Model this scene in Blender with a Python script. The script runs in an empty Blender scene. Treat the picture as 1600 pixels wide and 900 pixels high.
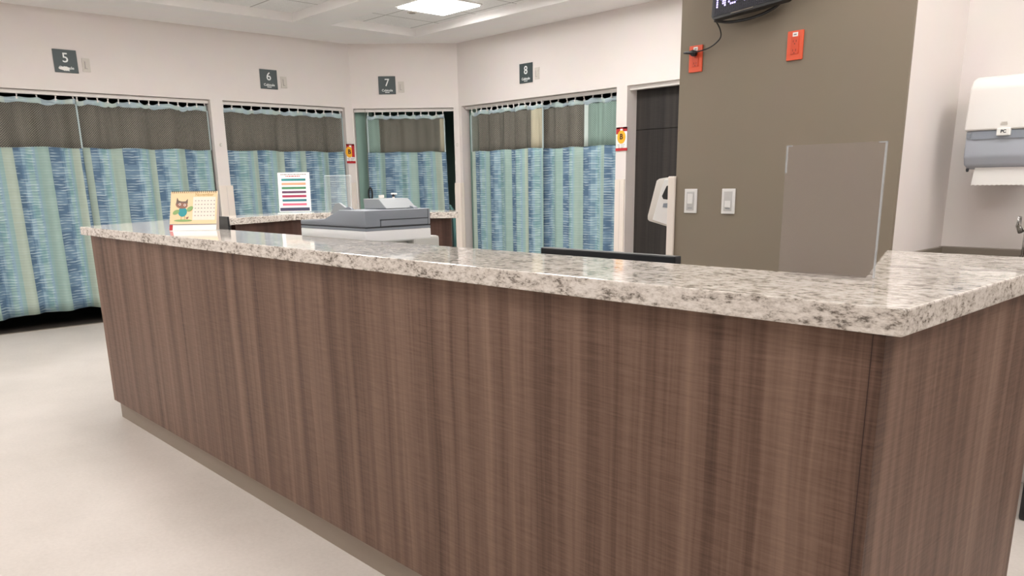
import bpy, bmesh, math, random
from mathutils import Vector, Matrix
random.seed(7)
SC = bpy.context.scene
COL = SC.collection
PI = math.pi

# ------------------------------------------------------------------ helpers
def new_mat(name):
    m = bpy.data.materials.new(name); m.use_nodes = True
    nt = m.node_tree; b = nt.nodes['Principled BSDF']
    return m, nt, b

def srgb(r, g, b):
    f = lambda c: (c/255/12.92) if c/255 <= .04045 else ((c/255+.055)/1.055)**2.4
    return (f(r), f(g), f(b), 1)

def plain(name, rgb, rough=.5, metal=0, spec=.5, emit=0, bump=0, bscale=200):
    m, nt, b = new_mat(name)
    b.inputs['Base Color'].default_value = srgb(*rgb)
    b.inputs['Roughness'].default_value = rough
    b.inputs['Metallic'].default_value = metal
    b.inputs['Specular IOR Level'].default_value = spec
    if emit:
        b.inputs['Emission Color'].default_value = srgb(*rgb)
        b.inputs['Emission Strength'].default_value = emit
    # slight procedural variation so that no surface is dead flat
    tc = nt.nodes.new('ShaderNodeTexCoord'); n = nt.nodes.new('ShaderNodeTexNoise')
    n.inputs['Scale'].default_value = 6; n.inputs['Detail'].default_value = 3
    nt.links.new(tc.outputs['Object'], n.inputs['Vector'])
    mx = nt.nodes.new('ShaderNodeMix'); mx.data_type = 'RGBA'; mx.blend_type = 'MULTIPLY'
    mx.inputs['Factor'].default_value = .06
    mx.inputs['A'].default_value = srgb(*rgb)
    nt.links.new(n.outputs['Color'], mx.inputs['B'])
    nt.links.new(mx.outputs['Result'], b.inputs['Base Color'])
    if bump:
        n2 = nt.nodes.new('ShaderNodeTexNoise'); n2.inputs['Scale'].default_value = bscale
        nt.links.new(tc.outputs['Object'], n2.inputs['Vector'])
        bp = nt.nodes.new('ShaderNodeBump'); bp.inputs['Strength'].default_value = bump
        bp.inputs['Distance'].default_value = .002
        nt.links.new(n2.outputs['Fac'], bp.inputs['Height'])
        nt.links.new(bp.outputs['Normal'], b.inputs['Normal'])
    return m

def math_node(nt, op, a=None, b=None, c=None):
    n = nt.nodes.new('ShaderNodeMath'); n.operation = op
    for i, v in enumerate((a, b, c)):
        if v is None: continue
        if isinstance(v, (int, float)): n.inputs[i].default_value = v
        else: nt.links.new(v, n.inputs[i])
    return n.outputs[0]

def ramp(nt, fac, stops, interp='LINEAR'):
    r = nt.nodes.new('ShaderNodeValToRGB'); r.color_ramp.interpolation = interp
    e = r.color_ramp.elements
    while len(e) > 1: e.remove(e[-1])
    e[0].position = stops[0][0]; e[0].color = stops[0][1]
    for p, c in stops[1:]:
        x = e.new(p); x.color = c
    nt.links.new(fac, r.inputs['Fac'])
    return r.outputs['Color']

def mixc(nt, fac, a, b, mode='MIX'):
    m = nt.nodes.new('ShaderNodeMix'); m.data_type = 'RGBA'; m.blend_type = mode
    for k, v in (('Factor', fac), ('A', a), ('B', b)):
        if isinstance(v, (int, float)): m.inputs[k].default_value = v
        elif isinstance(v, tuple): m.inputs[k].default_value = v
        else: nt.links.new(v, m.inputs[k])
    return m.outputs['Result']

def comb(nt, x, y, z=0.0):
    n = nt.nodes.new('ShaderNodeCombineXYZ')
    for i, v in enumerate((x, y, z)):
        if isinstance(v, (int, float)): n.inputs[i].default_value = v
        else: nt.links.new(v, n.inputs[i])
    return n.outputs[0]

def noise(nt, vec, scale=1, detail=3, rough=.5):
    n = nt.nodes.new('ShaderNodeTexNoise')
    n.inputs['Scale'].default_value = scale; n.inputs['Detail'].default_value = detail
    n.inputs['Roughness'].default_value = rough
    nt.links.new(vec, n.inputs['Vector'])
    return n.outputs['Fac']

def obj_xyz(nt):
    g = nt.nodes.new('ShaderNodeNewGeometry'); s = nt.nodes.new('ShaderNodeSeparateXYZ')
    nt.links.new(g.outputs['Position'], s.inputs[0])
    return g.outputs['Position'], s.outputs[0], s.outputs[1], s.outputs[2]

# ------------------------------------------------------------------ materials
def wood_mat(name, dark, mid, light, dim=1.0, rough=.42):
    m, nt, b = new_mat(name)
    p, X, Y, Z = obj_xyz(nt)
    h = math_node(nt, 'ADD', X, Y)
    wob = noise(nt, comb(nt, math_node(nt, 'MULTIPLY', h, 6), math_node(nt, 'MULTIPLY', Z, 2.2)), 1, 2)
    hw = math_node(nt, 'ADD', h, math_node(nt, 'MULTIPLY', wob, .02))
    n1 = noise(nt, comb(nt, math_node(nt, 'MULTIPLY', hw, 13), math_node(nt, 'MULTIPLY', Z, .18)), 1, 4, .65)
    n2 = noise(nt, comb(nt, math_node(nt, 'MULTIPLY', hw, 95), math_node(nt, 'MULTIPLY', Z, 2.5)), 1, 3, .6)
    n3 = noise(nt, comb(nt, math_node(nt, 'MULTIPLY', h, 9), math_node(nt, 'MULTIPLY', Z, 190)), 1, 3, .7)
    f = math_node(nt, 'ADD', math_node(nt, 'MULTIPLY', n1, .76), math_node(nt, 'MULTIPLY', n2, .15))
    f = math_node(nt, 'ADD', f, math_node(nt, 'MULTIPLY', n3, .23))
    c = ramp(nt, f, [(.40, srgb(*dark)), (.55, srgb(*mid)), (.72, srgb(*light))])
    nt.links.new(c, b.inputs['Base Color'])
    b.inputs['Roughness'].default_value = rough; b.inputs['Specular IOR Level'].default_value = .28
    bp = nt.nodes.new('ShaderNodeBump'); bp.inputs['Strength'].default_value = .12; bp.inputs['Distance'].default_value = .002
    nt.links.new(f, bp.inputs['Height']); nt.links.new(bp.outputs['Normal'], b.inputs['Normal'])
    return m

def granite_mat():
    m, nt, b = new_mat('granite')
    p, X, Y, Z = obj_xyz(nt)
    v = comb(nt, math_node(nt, 'MULTIPLY', X, .55), math_node(nt, 'MULTIPLY', Y, .75), math_node(nt, 'MULTIPLY', Z, 1.25))
    n1 = noise(nt, v, 82, 6, .66)
    n2 = noise(nt, v, 210, 4, .7)
    n3 = noise(nt, v, 17, 3, .6)
    f = math_node(nt, 'ADD', math_node(nt, 'MULTIPLY', n1, .72), math_node(nt, 'MULTIPLY', n2, .28))
    f = math_node(nt, 'ADD', f, math_node(nt, 'MULTIPLY', math_node(nt, 'SUBTRACT', n3, .5), .25))
    c = ramp(nt, f, [(.36, srgb(98, 92, 85)), (.415, srgb(146, 137, 128)), (.46, srgb(194, 186, 177)),
                     (.54, srgb(219, 212, 204)), (.64, srgb(234, 229, 223)), (.72, srgb(190, 178, 165))])
    nt.links.new(c, b.inputs['Base Color'])
    b.inputs['Roughness'].default_value = .07
    b.inputs['Specular IOR Level'].default_value = .62
    return m

def floor_mat():
    m, nt, b = new_mat('vinyl_floor')
    p, X, Y, Z = obj_xyz(nt)
    n1 = noise(nt, p, 1.3, 5, .6); n2 = noise(nt, p, 60, 3, .6)
    f = math_node(nt, 'ADD', math_node(nt, 'MULTIPLY', n1, .7), math_node(nt, 'MULTIPLY', n2, .3))
    c = ramp(nt, f, [(.36, srgb(200, 192, 184)), (.62, srgb(216, 208, 201))])
    nt.links.new(c, b.inputs['Base Color']); b.inputs['Roughness'].default_value = .38
    return m

def tile_mat():
    m, nt, b = new_mat('acoustic_tile')
    p, X, Y, Z = obj_xyz(nt)
    def line(v, off):
        fr = math_node(nt, 'FRACT', math_node(nt, 'DIVIDE', math_node(nt, 'ADD', v, off), .61))
        return math_node(nt, 'LESS_THAN', fr, .022)
    g = math_node(nt, 'MAXIMUM', line(X, 20.02), line(Y, 20.0))
    n2 = noise(nt, p, 160, 2)
    base = ramp(nt, n2, [(.3, srgb(222, 220, 218)), (.6, srgb(242, 241, 239))])
    c = mixc(nt, g, base, srgb(168, 164, 160))
    nt.links.new(c, b.inputs['Base Color']); b.inputs['Roughness'].default_value = .9
    return m

def curtain_mat(name, pale=0.0):
    m, nt, b = new_mat(name)
    uv = nt.nodes.new('ShaderNodeUVMap'); s = nt.nodes.new('ShaderNodeSeparateXYZ')
    nt.links.new(uv.outputs['UV'], s.inputs[0]); u, v = s.outputs[0], s.outputs[1]
    per = .335
    wob = noise(nt, comb(nt, math_node(nt, 'MULTIPLY', u, 2.6), 0.0), 1, 1)
    uu = math_node(nt, 'ADD', math_node(nt, 'DIVIDE', u, per), math_node(nt, 'MULTIPLY', wob, .9))
    fr = math_node(nt, 'FRACT', uu); cell = math_node(nt, 'FLOOR', uu)
    wn = nt.nodes.new('ShaderNodeTexWhiteNoise'); wn.noise_dimensions = '1D'; nt.links.new(cell, wn.inputs['W'])
    rnd = wn.outputs['Value']
    cream = srgb(174, 188, 174); cream2 = srgb(150, 178, 172); dk = srgb(116, 142, 164); mid = srgb(146, 174, 188); gr = srgb(150, 180, 178)
    lightcol = mixc(nt, rnd, cream, cream2)
    base = ramp(nt, fr, [(0, (0,0,0,1)), (.26, (1,1,1,1))], 'CONSTANT')
    blue = ramp(nt, fr, [(0, dk), (.40, dk), (.56, mid), (.72, gr), (.86, mid), (.93, gr)], 'CONSTANT')
    c = mixc(nt, base, lightcol, blue)
    def blocks(lo, hi, off, h, duty):
        inside = math_node(nt, 'MULTIPLY', math_node(nt, 'GREATER_THAN', fr, lo), math_node(nt, 'LESS_THAN', fr, hi))
        vv = math_node(nt, 'ADD', math_node(nt, 'DIVIDE', v, h), math_node(nt, 'MULTIPLY', cell, off))
        bl = math_node(nt, 'LESS_THAN', math_node(nt, 'FRACT', vv), duty)
        return math_node(nt, 'MULTIPLY', inside, bl)
    c = mixc(nt, math_node(nt, 'MULTIPLY', blocks(.26, .50, .37, .26, .5), .62), c, srgb(70, 96, 124))
    c = mixc(nt, math_node(nt, 'MULTIPLY', blocks(.50, .66, .61, .34, .45), .55), c, srgb(88, 118, 144))
    c = mixc(nt, math_node(nt, 'MULTIPLY', blocks(.66, .84, .53, .42, .4), .45), c, srgb(104, 148, 156))
    # woven horizontal dashes in rows
    jit = noise(nt, comb(nt, math_node(nt, 'MULTIPLY', u, 7), math_node(nt, 'MULTIPLY', v, 5)), 1, 2)
    rowv = math_node(nt, 'ADD', math_node(nt, 'DIVIDE', v, .026), math_node(nt, 'MULTIPLY', jit, 1.1))
    rf = math_node(nt, 'FRACT', rowv); ri = math_node(nt, 'FLOOR', rowv)
    seg = noise(nt, comb(nt, math_node(nt, 'MULTIPLY', u, 8), math_node(nt, 'MULTIPLY', ri, 3.7)), 1, 1)
    hi = math_node(nt, 'MULTIPLY', math_node(nt, 'LESS_THAN', rf, .34), ramp(nt, seg, [(.42, (0,0,0,1)), (.6, (1,1,1,1))]))
    lo = math_node(nt, 'MULTIPLY', math_node(nt, 'GREATER_THAN', rf, .6), ramp(nt, seg, [(.45, (1,1,1,1)), (.62, (0,0,0,1))]))
    inb = math_node(nt, 'MULTIPLY', math_node(nt, 'GREATER_THAN', fr, .27), math_node(nt, 'LESS_THAN', fr, .9))
    amt = math_node(nt, 'ADD', .16, math_node(nt, 'MULTIPLY', inb, .5))
    c = mixc(nt, math_node(nt, 'MULTIPLY', hi, amt), c, srgb(200, 218, 222))
    c = mixc(nt, math_node(nt, 'MULTIPLY', lo, math_node(nt, 'MULTIPLY', amt, .5)), c, srgb(72, 100, 126))
    if pale: c = mixc(nt, pale, c, srgb(204, 218, 220))
    nt.links.new(c, b.inputs['Base Color'])
    b.inputs['Roughness'].default_value = .85; b.inputs['Specular IOR Level'].default_value = .2
    return m

def net_mat(name, rgb, hole=.3, seen=.8):
    m, nt, b = new_mat(name)
    uv = nt.nodes.new('ShaderNodeUVMap'); s = nt.nodes.new('ShaderNodeSeparateXYZ')
    nt.links.new(uv.outputs['UV'], s.inputs[0]); u, v = s.outputs[0], s.outputs[1]
    p = .021
    a = math_node(nt, 'SINE', math_node(nt, 'MULTIPLY', math_node(nt, 'ADD', u, v), PI/p))
    c = math_node(nt, 'SINE', math_node(nt, 'MULTIPLY', math_node(nt, 'SUBTRACT', u, v), PI/p))
    f = math_node(nt, 'MULTIPLY', a, c)
    holes = math_node(nt, 'GREATER_THAN', math_node(nt, 'ABSOLUTE', f), hole)
    b.inputs['Base Color'].default_value = srgb(*rgb); b.inputs['Roughness'].default_value = .8
    n = noise(nt, comb(nt, math_node(nt, 'MULTIPLY', u, 14), v), 1, 2)
    nt.links.new(ramp(nt, n, [(.3, srgb(*[int(k*.86) for k in rgb])), (.7, srgb(*rgb))]), b.inputs['Base Color'])
    t = nt.nodes.new('ShaderNodeBsdfTransparent')
    mx = nt.nodes.new('ShaderNodeMixShader')
    nt.links.new(math_node(nt, 'MULTIPLY', holes, seen), mx.inputs[0])
    nt.links.new(b.outputs[0], mx.inputs[1]); nt.links.new(t.outputs[0], mx.inputs[2])
    nt.links.new(mx.outputs[0], nt.nodes['Material Output'].inputs['Surface'])
    return m

def clear_mat(name, rgb, body, gloss=.08):
    m, nt, b = new_mat(name)
    b.inputs['Base Color'].default_value = srgb(*rgb); b.inputs['Roughness'].default_value = gloss
    t = nt.nodes.new('ShaderNodeBsdfTransparent'); mx = nt.nodes.new('ShaderNodeMixShader')
    n = nt.nodes.new('ShaderNodeTexNoise'); n.inputs['Scale'].default_value = 3
    nt.links.new(math_node(nt, 'ADD', body-.02, math_node(nt, 'MULTIPLY', n.outputs['Fac'], .04)), mx.inputs[0])
    nt.links.new(t.outputs[0], mx.inputs[1]); nt.links.new(b.outputs[0], mx.inputs[2])
    nt.links.new(mx.outputs[0], nt.nodes['Material Output'].inputs['Surface'])
    return m

M = dict(
    wall=plain('wall_paint', (228, 221, 217), .75, bump=.05),
    taupe=plain('taupe_paint', (134, 123, 107), .7, bump=.05),
    ceil=plain('ceiling_paint', (242, 239, 237), .85),
    tile=tile_mat(),
    floor=floor_mat(),
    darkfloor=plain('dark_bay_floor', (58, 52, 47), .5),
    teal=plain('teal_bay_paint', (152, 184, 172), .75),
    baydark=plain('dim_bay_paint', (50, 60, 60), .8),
    wood=wood_mat('walnut_laminate', (68, 49, 40), (110, 86, 73), (138, 113, 98), rough=.5),
    wood_shaded=wood_mat('walnut_laminate_shaded', (50, 36, 31), (72, 53, 46), (88, 66, 58)),  # same laminate as the front, station shade put into its colour
    doorwood=wood_mat('dark_door_laminate', (33, 31, 30), (48, 45, 43), (60, 55, 52), rough=.65),
    granite=granite_mat(),
    kick=plain('kick_vinyl', (150, 137, 124), .55),
    curtain=curtain_mat('patterned_curtain'),
    band=curtain_mat('pale_curtain_band', .5),
    hem=plain('curtain_hem', (176, 192, 194), .85),
    net=net_mat('curtain_net', (142, 139, 129)),
    netteal=net_mat('teal_curtain_net', (146, 172, 162), .45, .35),
    netpale=net_mat('pale_curtain_net', (214, 228, 224), .6, .25),
    netcream=net_mat('cream_curtain_net', (196, 190, 166), .55, .3),
    white=plain('white_plastic', (236, 233, 229), .4),
    whitemetal=plain('white_metal', (228, 225, 220), .45),
    guard=plain('guard_vinyl', (232, 222, 212), .45),
    black=plain('black_plastic', (22, 23, 25), .4),
    blackscr=plain('black_screen_back', (30, 34, 38), .35),
    slate=plain('slate_sign', (62, 74, 76), .4),
    letter=plain('sign_letter', (236, 240, 240), .5),
    plate=plain('plate_plastic', (208, 202, 194), .45),
    switch=plain('switch_plastic', (228, 226, 224), .4),
    switchgrey=plain('switch_shadow_plastic', (196, 194, 192), .45),
    orange=plain('orange_outlet', (226, 88, 52), .4),
    orange2=plain('orange_outlet_face', (212, 76, 42), .45),
    darkred=plain('outlet_slot', (96, 26, 14), .6),
    red=plain('red_print', (186, 44, 48), .5),
    yellow=plain('yellow_print', (248, 180, 44), .5),
    ink=plain('black_ink', (50, 26, 22), .6),
    paper=plain('white_paper', (244, 243, 240), .7),
    pgrey=plain('printer_grey', (136, 143, 152), .45),
    pgrey2=plain('printer_tray_grey', (150, 156, 160), .4),
    pwhite=plain('printer_white', (238, 240, 241), .4),
    pshade=plain('printer_line', (52, 56, 62), .5),
    pbeige=plain('printer_body', (196, 196, 192), .45),
    peach=plain('calendar_page', (238, 210, 168), .7),
    peachpage=plain('calendar_grid_page', (242, 226, 214), .7),
    tealprint=plain('teal_print', (52, 152, 160), .6),
    greenprint=plain('green_print', (140, 172, 112), .6),
    brownprint=plain('brown_print', (150, 108, 92), .6),
    goldprint=plain('gold_print', (186, 150, 88), .6),
    greyprint=plain('grey_print', (150, 140, 140), .6),
    steel=plain('chrome', (200, 200, 200), .12, metal=1),
    splash=plain('grey_splash', (128, 119, 108), .45),
    tray=plain('translucent_grey', (176, 182, 192), .25),
    tray2=plain('grey_inner', (150, 157, 168), .3),
    tealplastic=plain('teal_plastic', (150, 206, 206), .45),
    acrylic=clear_mat('clear_acrylic', (206, 214, 214), .14),
    frost=clear_mat('hazy_acrylic', (156, 147, 145), .19, .3),
    edge=clear_mat('acrylic_edge', (214, 222, 228), .35),
    edgew=plain('acrylic_polished_edge', (238, 246, 246), .2),
    led=plain('lamp_panel', (254, 251, 248), .5, emit=1),
    ledframe=plain('lamp_frame', (236, 234, 230), .5),
    dot=plain('lit_dot', (196, 180, 255), .5, emit=1.7),
    dotoff=plain('unlit_dot', (24, 24, 40), .5),
    scr=plain('dot_board', (14, 12, 28), .5),
)
FLY = [plain('flyer_teal', (44, 134, 132)), plain('flyer_tan', (214, 160, 128)), plain('flyer_green', (74, 134, 96)), plain('flyer_plum', (104, 66, 96)),
       plain('flyer_crimson', (164, 50, 84)), plain('flyer_petrol', (50, 114, 126)), plain('flyer_pink', (216, 110, 134))]
FNAVY = plain('flyer_navy', (62, 62, 88))
LAMP_POWER = 9.5
M['led'].node_tree.nodes['Principled BSDF'].inputs['Emission Strength'].default_value = LAMP_POWER

# ------------------------------------------------------------------ mesh helpers
def box(bm, x0, x1, y0, y1, z0, z1, mat=None):
    vs = [bm.verts.new(v) for v in ((x0,y0,z0),(x1,y0,z0),(x1,y1,z0),(x0,y1,z0),(x0,y0,z1),(x1,y0,z1),(x1,y1,z1),(x0,y1,z1))]
    for f in ((0,3,2,1),(4,5,6,7),(0,1,5,4),(1,2,6,5),(2,3,7,6),(3,0,4,7)):
        bm.faces.new([vs[i] for i in f])
    if mat is not None:
        for v in vs: v.co = mat @ v.co
    return vs

def prism(bm, pts, ext, mat=None):
    """pts: list of 3D points (planar loop); ext: extrusion vector"""
    e = Vector(ext)
    a = [bm.verts.new(Vector(p)) for p in pts]; b = [bm.verts.new(Vector(p)+e) for p in pts]
    n = len(pts)
    bm.faces.new(a[::-1]); bm.faces.new(b)
    for i in range(n):
        bm.faces.new((a[i], a[(i+1) % n], b[(i+1) % n], b[i]))
    if mat is not None:
        for v in a+b: v.co = mat @ v.co
    return a+b

def tube(bm, pts, r, seg=10, closed=False):
    pts = [Vector(p) for p in pts]; rings = []
    for i, p in enumerate(pts):
        if closed: d = (pts[(i+1) % len(pts)]-pts[i-1])
        else: d = (pts[min(i+1, len(pts)-1)]-pts[max(i-1, 0)])
        d.normalize()
        up = Vector((0,0,1)) if abs(d.z) < .9 else Vector((1,0,0))
        s = d.cross(up).normalized(); t = s.cross(d)
        rr = r[i] if isinstance(r, (list, tuple)) else r
        rings.append([bm.verts.new(p+(s*math.cos(2*PI*k/seg)+t*math.sin(2*PI*k/seg))*rr) for k in range(seg)])
    m = len(rings)
    for i in range(m if closed else m-1):
        A, B = rings[i], rings[(i+1) % m]
        for k in range(seg): bm.faces.new((A[k], A[(k+1) % seg], B[(k+1) % seg], B[k]))
    if not closed:
        bm.faces.new(rings[0][::-1]); bm.faces.new(rings[-1])

def lathe(bm, c, prof, seg=20, axis='z'):
    c = Vector(c); rings = []
    for r, h in prof:
        ring = []
        for k in range(seg):
            a = 2*PI*k/seg
            o = Vector((r*math.cos(a), r*math.sin(a), h)) if axis == 'z' else Vector((r*math.cos(a), h, r*math.sin(a)))
            ring.append(bm.verts.new(c+o))
        rings.append(ring)
    for A, B in zip(rings, rings[1:]):
        for k in range(seg): bm.faces.new((A[k], A[(k+1) % seg], B[(k+1) % seg], B[k]))
    bm.faces.new(rings[0][::-1]); bm.faces.new(rings[-1])

def disc(bm, c, ru, rv, U, V, N, th, seg=28):
    c, U, V, N = Vector(c), Vector(U), Vector(V), Vector(N)
    prism(bm, [c+U*ru*math.cos(2*PI*k/seg)+V*rv*math.sin(2*PI*k/seg) for k in range(seg)], N*th)

def bevel(bm, w, seg=2):
    bmesh.ops.recalc_face_normals(bm, faces=bm.faces)
    bmesh.ops.bevel(bm, geom=[e for e in bm.edges if len(e.link_faces) == 2 and e.calc_face_angle(0) > .4],
                    offset=w, segments=seg, profile=.6, affect='EDGES', clamp_overlap=True)

def root_of(o):
    while o.parent: o = o.parent
    return o

def mk(name, bm, mat, parent=None, bev=0, smooth=False, seg=2, recalc=True):
    if bev: bevel(bm, bev, seg)
    if recalc: bmesh.ops.recalc_face_normals(bm, faces=bm.faces)
    me = bpy.data.meshes.new(name)
    if parent:
        off = root_of(parent).location
        for v in bm.verts: v.co -= off
    bm.to_mesh(me); bm.free()
    o = bpy.data.objects.new(name, me); COL.objects.link(o)
    if parent: o.parent = parent
    else:   # put the origin at the foot of the mesh
        xs = [v.co for v in me.vertices]
        c = Vector(((min(p.x for p in xs)+max(p.x for p in xs))/2, (min(p.y for p in xs)+max(p.y for p in xs))/2, min(p.z for p in xs)))
        for v in me.vertices: v.co -= c
        o.location = c
    me.materials.append(M[mat] if isinstance(mat, str) else mat)
    if smooth:
        for p in me.polygons: p.use_smooth = True
        if smooth == 'auto':
            md = o.modifiers.new('edge', 'EDGE_SPLIT'); md.split_angle = .6
    return o

def tag(o, label, cat, group=None):
    o['label'] = label; o['category'] = cat
    if group: o['group'] = group
    return o

def thing(name, loc, label, cat, group=None):
    o = bpy.data.objects.new(name, None); COL.objects.link(o)
    o.location = loc; o.empty_display_size = .05
    return tag(o, label, cat, group)

def struct(name, bm, mat, **k):
    o = mk(name, bm, mat, **k); o['kind'] = 'structure'; return o

def B(): return bmesh.new()

def frame(o, U, N):
    """matrix: local x along U (horizontal), local y along -N (into the wall), local z up, origin o; N points out of the wall"""
    U = Vector(U).normalized(); N = Vector(N).normalized()
    m = Matrix.Identity(4)
    for i in range(3):
        m[i][0] = U[i]; m[i][1] = -N[i]; m[i][2] = (0,0,1)[i]; m[i][3] = o[i]
    return m

def text_bm(txt, size, mat, depth=.001, align='CENTER', bold=0):
    """text as a mesh, centred on the local origin in the x/z plane facing local -y, then transformed by mat"""
    cu = bpy.data.curves.new('txt', 'FONT'); cu.body = txt; cu.size = size; cu.align_x = align; cu.align_y = 'CENTER'
    cu.extrude = depth; cu.offset = bold; cu.resolution_u = 3
    ob = bpy.data.objects.new('txt', cu); COL.objects.link(ob)
    dg = bpy.context.evaluated_depsgraph_get()
    me = bpy.data.meshes.new_from_object(ob.evaluated_get(dg))
    bm = bmesh.new(); bm.from_mesh(me)
    bpy.data.objects.remove(ob); bpy.data.curves.remove(cu); bpy.data.meshes.remove(me)
    R = Matrix(((1,0,0,0),(0,0,-1,0),(0,1,0,0),(0,0,0,1)))
    for v in bm.verts: v.co = mat @ (R @ v.co)
    return bm

# ------------------------------------------------------------------ dimensions
XL = -8.49           # face of the left wall (bays 5 and 6)
YB = 6.32            # face of the back wall (bay 8 and the door)
CA = Vector((XL, 5.36, 0)); CB = Vector((-7.665, YB, 0))     # the angled wall of bay 7
ZC = 2.886; ZT = 2.967; ZH = 2.183
XR = 3.6; YF = -3.6
TH = .12

# ------------------------------------------------------------------ the setting
bm = B(); box(bm, XL-.3, XR+.2, YF-.2, 9.4, -.1, 0); struct('floor', bm, 'floor')

# ceiling: soffit with two coffers
c1 = (-7.70, -3.2, 1.2, 4.24); c2 = (-7.62, -3.2, 4.62, 5.70)
bm = B()
box(bm, XL-.2, c1[0], YF, 6.5, ZC, ZC+.14)
box(bm, c1[1], XR, YF, 6.5, ZC, ZC+.14)
box(bm, c1[0], c1[1], YF, c1[2], ZC, ZC+.14)
box(bm, c1[0], c1[1], c1[3], c2[2], ZC, ZC+.14)
box(bm, c1[0], c1[1], c2[3], 6.5, ZC, ZC+.14)
box(bm, c1[0], c2[0], c2[2], c2[3], ZC, ZC+.14)
struct('ceiling', bm, 'ceil')
bm = B(); box(bm, c1[0]-.05, c1[1]+.05, c1[2]-.05, c1[3]+.05, ZT, ZT+.04)
box(bm, c2[0]-.05, c2[1]+.05, c2[2]-.05, c2[3]+.05, ZT, ZT+.04)
struct('ceiling', bm, 'tile')

def wall_pieces(bm, fr, length, openings, zt=ZC+.02, th=TH):
    """local x runs along the wall, openings = [(x0, x1, head)]"""
    x = 0
    for a, b_, h in openings:
        if a > x: box(bm, x, a, 0, th, 0, zt, fr)
        box(bm, a, b_, 0, th, h, zt, fr)
        x = b_
    if x < length: box(bm, x, length, 0, th, 0, zt, fr)

FL = frame((XL, YF, 0), (0,1,0), (1,0,0))
bm = B(); wall_pieces(bm, FL, 5.36-YF, [(.55-YF, 3.646-YF, ZH), (3.778-YF, 5.262-YF, ZH)]); struct('wall_left', bm, 'wall')
d7 = (CB-CA); L7 = d7.length; u7 = d7.normalized(); n7 = Vector((u7.y, -u7.x, 0))
F7 = frame(CA, u7, n7)
bm = B(); wall_pieces(bm, F7, L7, [(.015, L7-.062, ZH-.01)]); struct('wall_angled', bm, 'wall')
F8 = frame((CB.x, YB, 0), (1,0,0), (0,-1,0))
bm = B(); wall_pieces(bm, F8, XR-CB.x, [(.052, -5.236-CB.x, ZH), (-5.105-CB.x, -3.9-CB.x, ZH)]); struct('wall_back', bm, 'wall')
# taupe-faced pier with its white return, and the alcove wall behind the sink
PX0, PX1, PY0, PY1 = -2.315, -1.28, 3.25, 3.80
bm = B(); box(bm, PX0, PX1, PY0, PY0+.02, 0, ZC+.02); struct('wall_pier_front', bm, 'taupe')
bm = B(); box(bm, PX0, PX1-.0, PY0+.02, YB+.05, 0, ZC+.02); struct('wall_pier_side', bm, 'wall')
bm = B(); box(bm, PX1-.02, XR, PY1, PY1+.12, 0, ZC+.02); struct('wall_alcove', bm, 'wall')
bm = B(); box(bm, XR, XR+.12, YF, PY1+.1, 0, ZC+.02); struct('wall_right', bm, 'wall')
bm = B(); box(bm, XL-.12, XR+.12, YF-.12, YF, 0, ZC+.02); struct('wall_front', bm, 'wall')

# bay interiors (open shells behind the openings)
def shell(name, fr, x0, x1, y0, y1, mat, floor=True):
    bm = B(); t = .04
    box(bm, x0-t, x0, y0, y1, 0, 2.75, fr); box(bm, x1, x1+t, y0, y1, 0, 2.75, fr)
    box(bm, x0-t, x1+t, y1, y1+t, 0, 2.75, fr); box(bm, x0-t, x1+t, y0, y1, 2.75, 2.79, fr)
    struct(name, bm, mat)
    if floor:
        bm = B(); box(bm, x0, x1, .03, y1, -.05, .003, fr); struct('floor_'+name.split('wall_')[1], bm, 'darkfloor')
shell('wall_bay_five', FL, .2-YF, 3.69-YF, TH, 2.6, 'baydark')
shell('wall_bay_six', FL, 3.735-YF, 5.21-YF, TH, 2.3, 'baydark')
shell('wall_bay_seven', F7, 0.0, L7-.05, TH, 2.3, 'teal')
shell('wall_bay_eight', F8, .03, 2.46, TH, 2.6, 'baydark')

# dark wood door in its deep reveal
bm = B(); box(bm, -5.16, -3.85, 6.47, 6.51, 0, 1.775); box(bm, -5.16, -3.85, 6.47, 6.51, 1.781, 2.25)
box(bm, -5.16, -3.85, 6.484, 6.51, 1.77, 1.79)
d = struct('door_1', bm, 'doorwood')
bm = B(); box(bm, -5.105, -3.9, 6.36, 6.43, 2.145, ZH); struct('trim_5', bm, 'whitemetal')
bm = B(); box(bm, -5.125, -5.105, 6.44, 6.47, 0, ZH); box(bm, -5.125, -3.88, 6.44, 6.47, ZH, ZH+.03); struct('trim_6', bm, 'wall')

# curtain tracks under the heads of the openings
def track(n, fr, a, b_, z, y=.07):
    bm = B(); box(bm, a, b_, y-.022, y+.022, z-.032, z, fr); struct('trim_%d' % n, bm, 'whitemetal')
track(1, FL, .55-YF, 3.646-YF, ZH-.004); track(2, FL, 3.778-YF, 5.262-YF, ZH-.004)
track(3, F7, .015, L7-.062, ZH-.014); track(4, F8, .052, -5.236-CB.x, ZH-.004, .085)
# thin threshold strip where the pale floor stops at bay five
bm = B(); box(bm, XL-.02, XL+.015, .55, 3.646, 0, .004); struct('trim_7', bm, 'splash')

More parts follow.
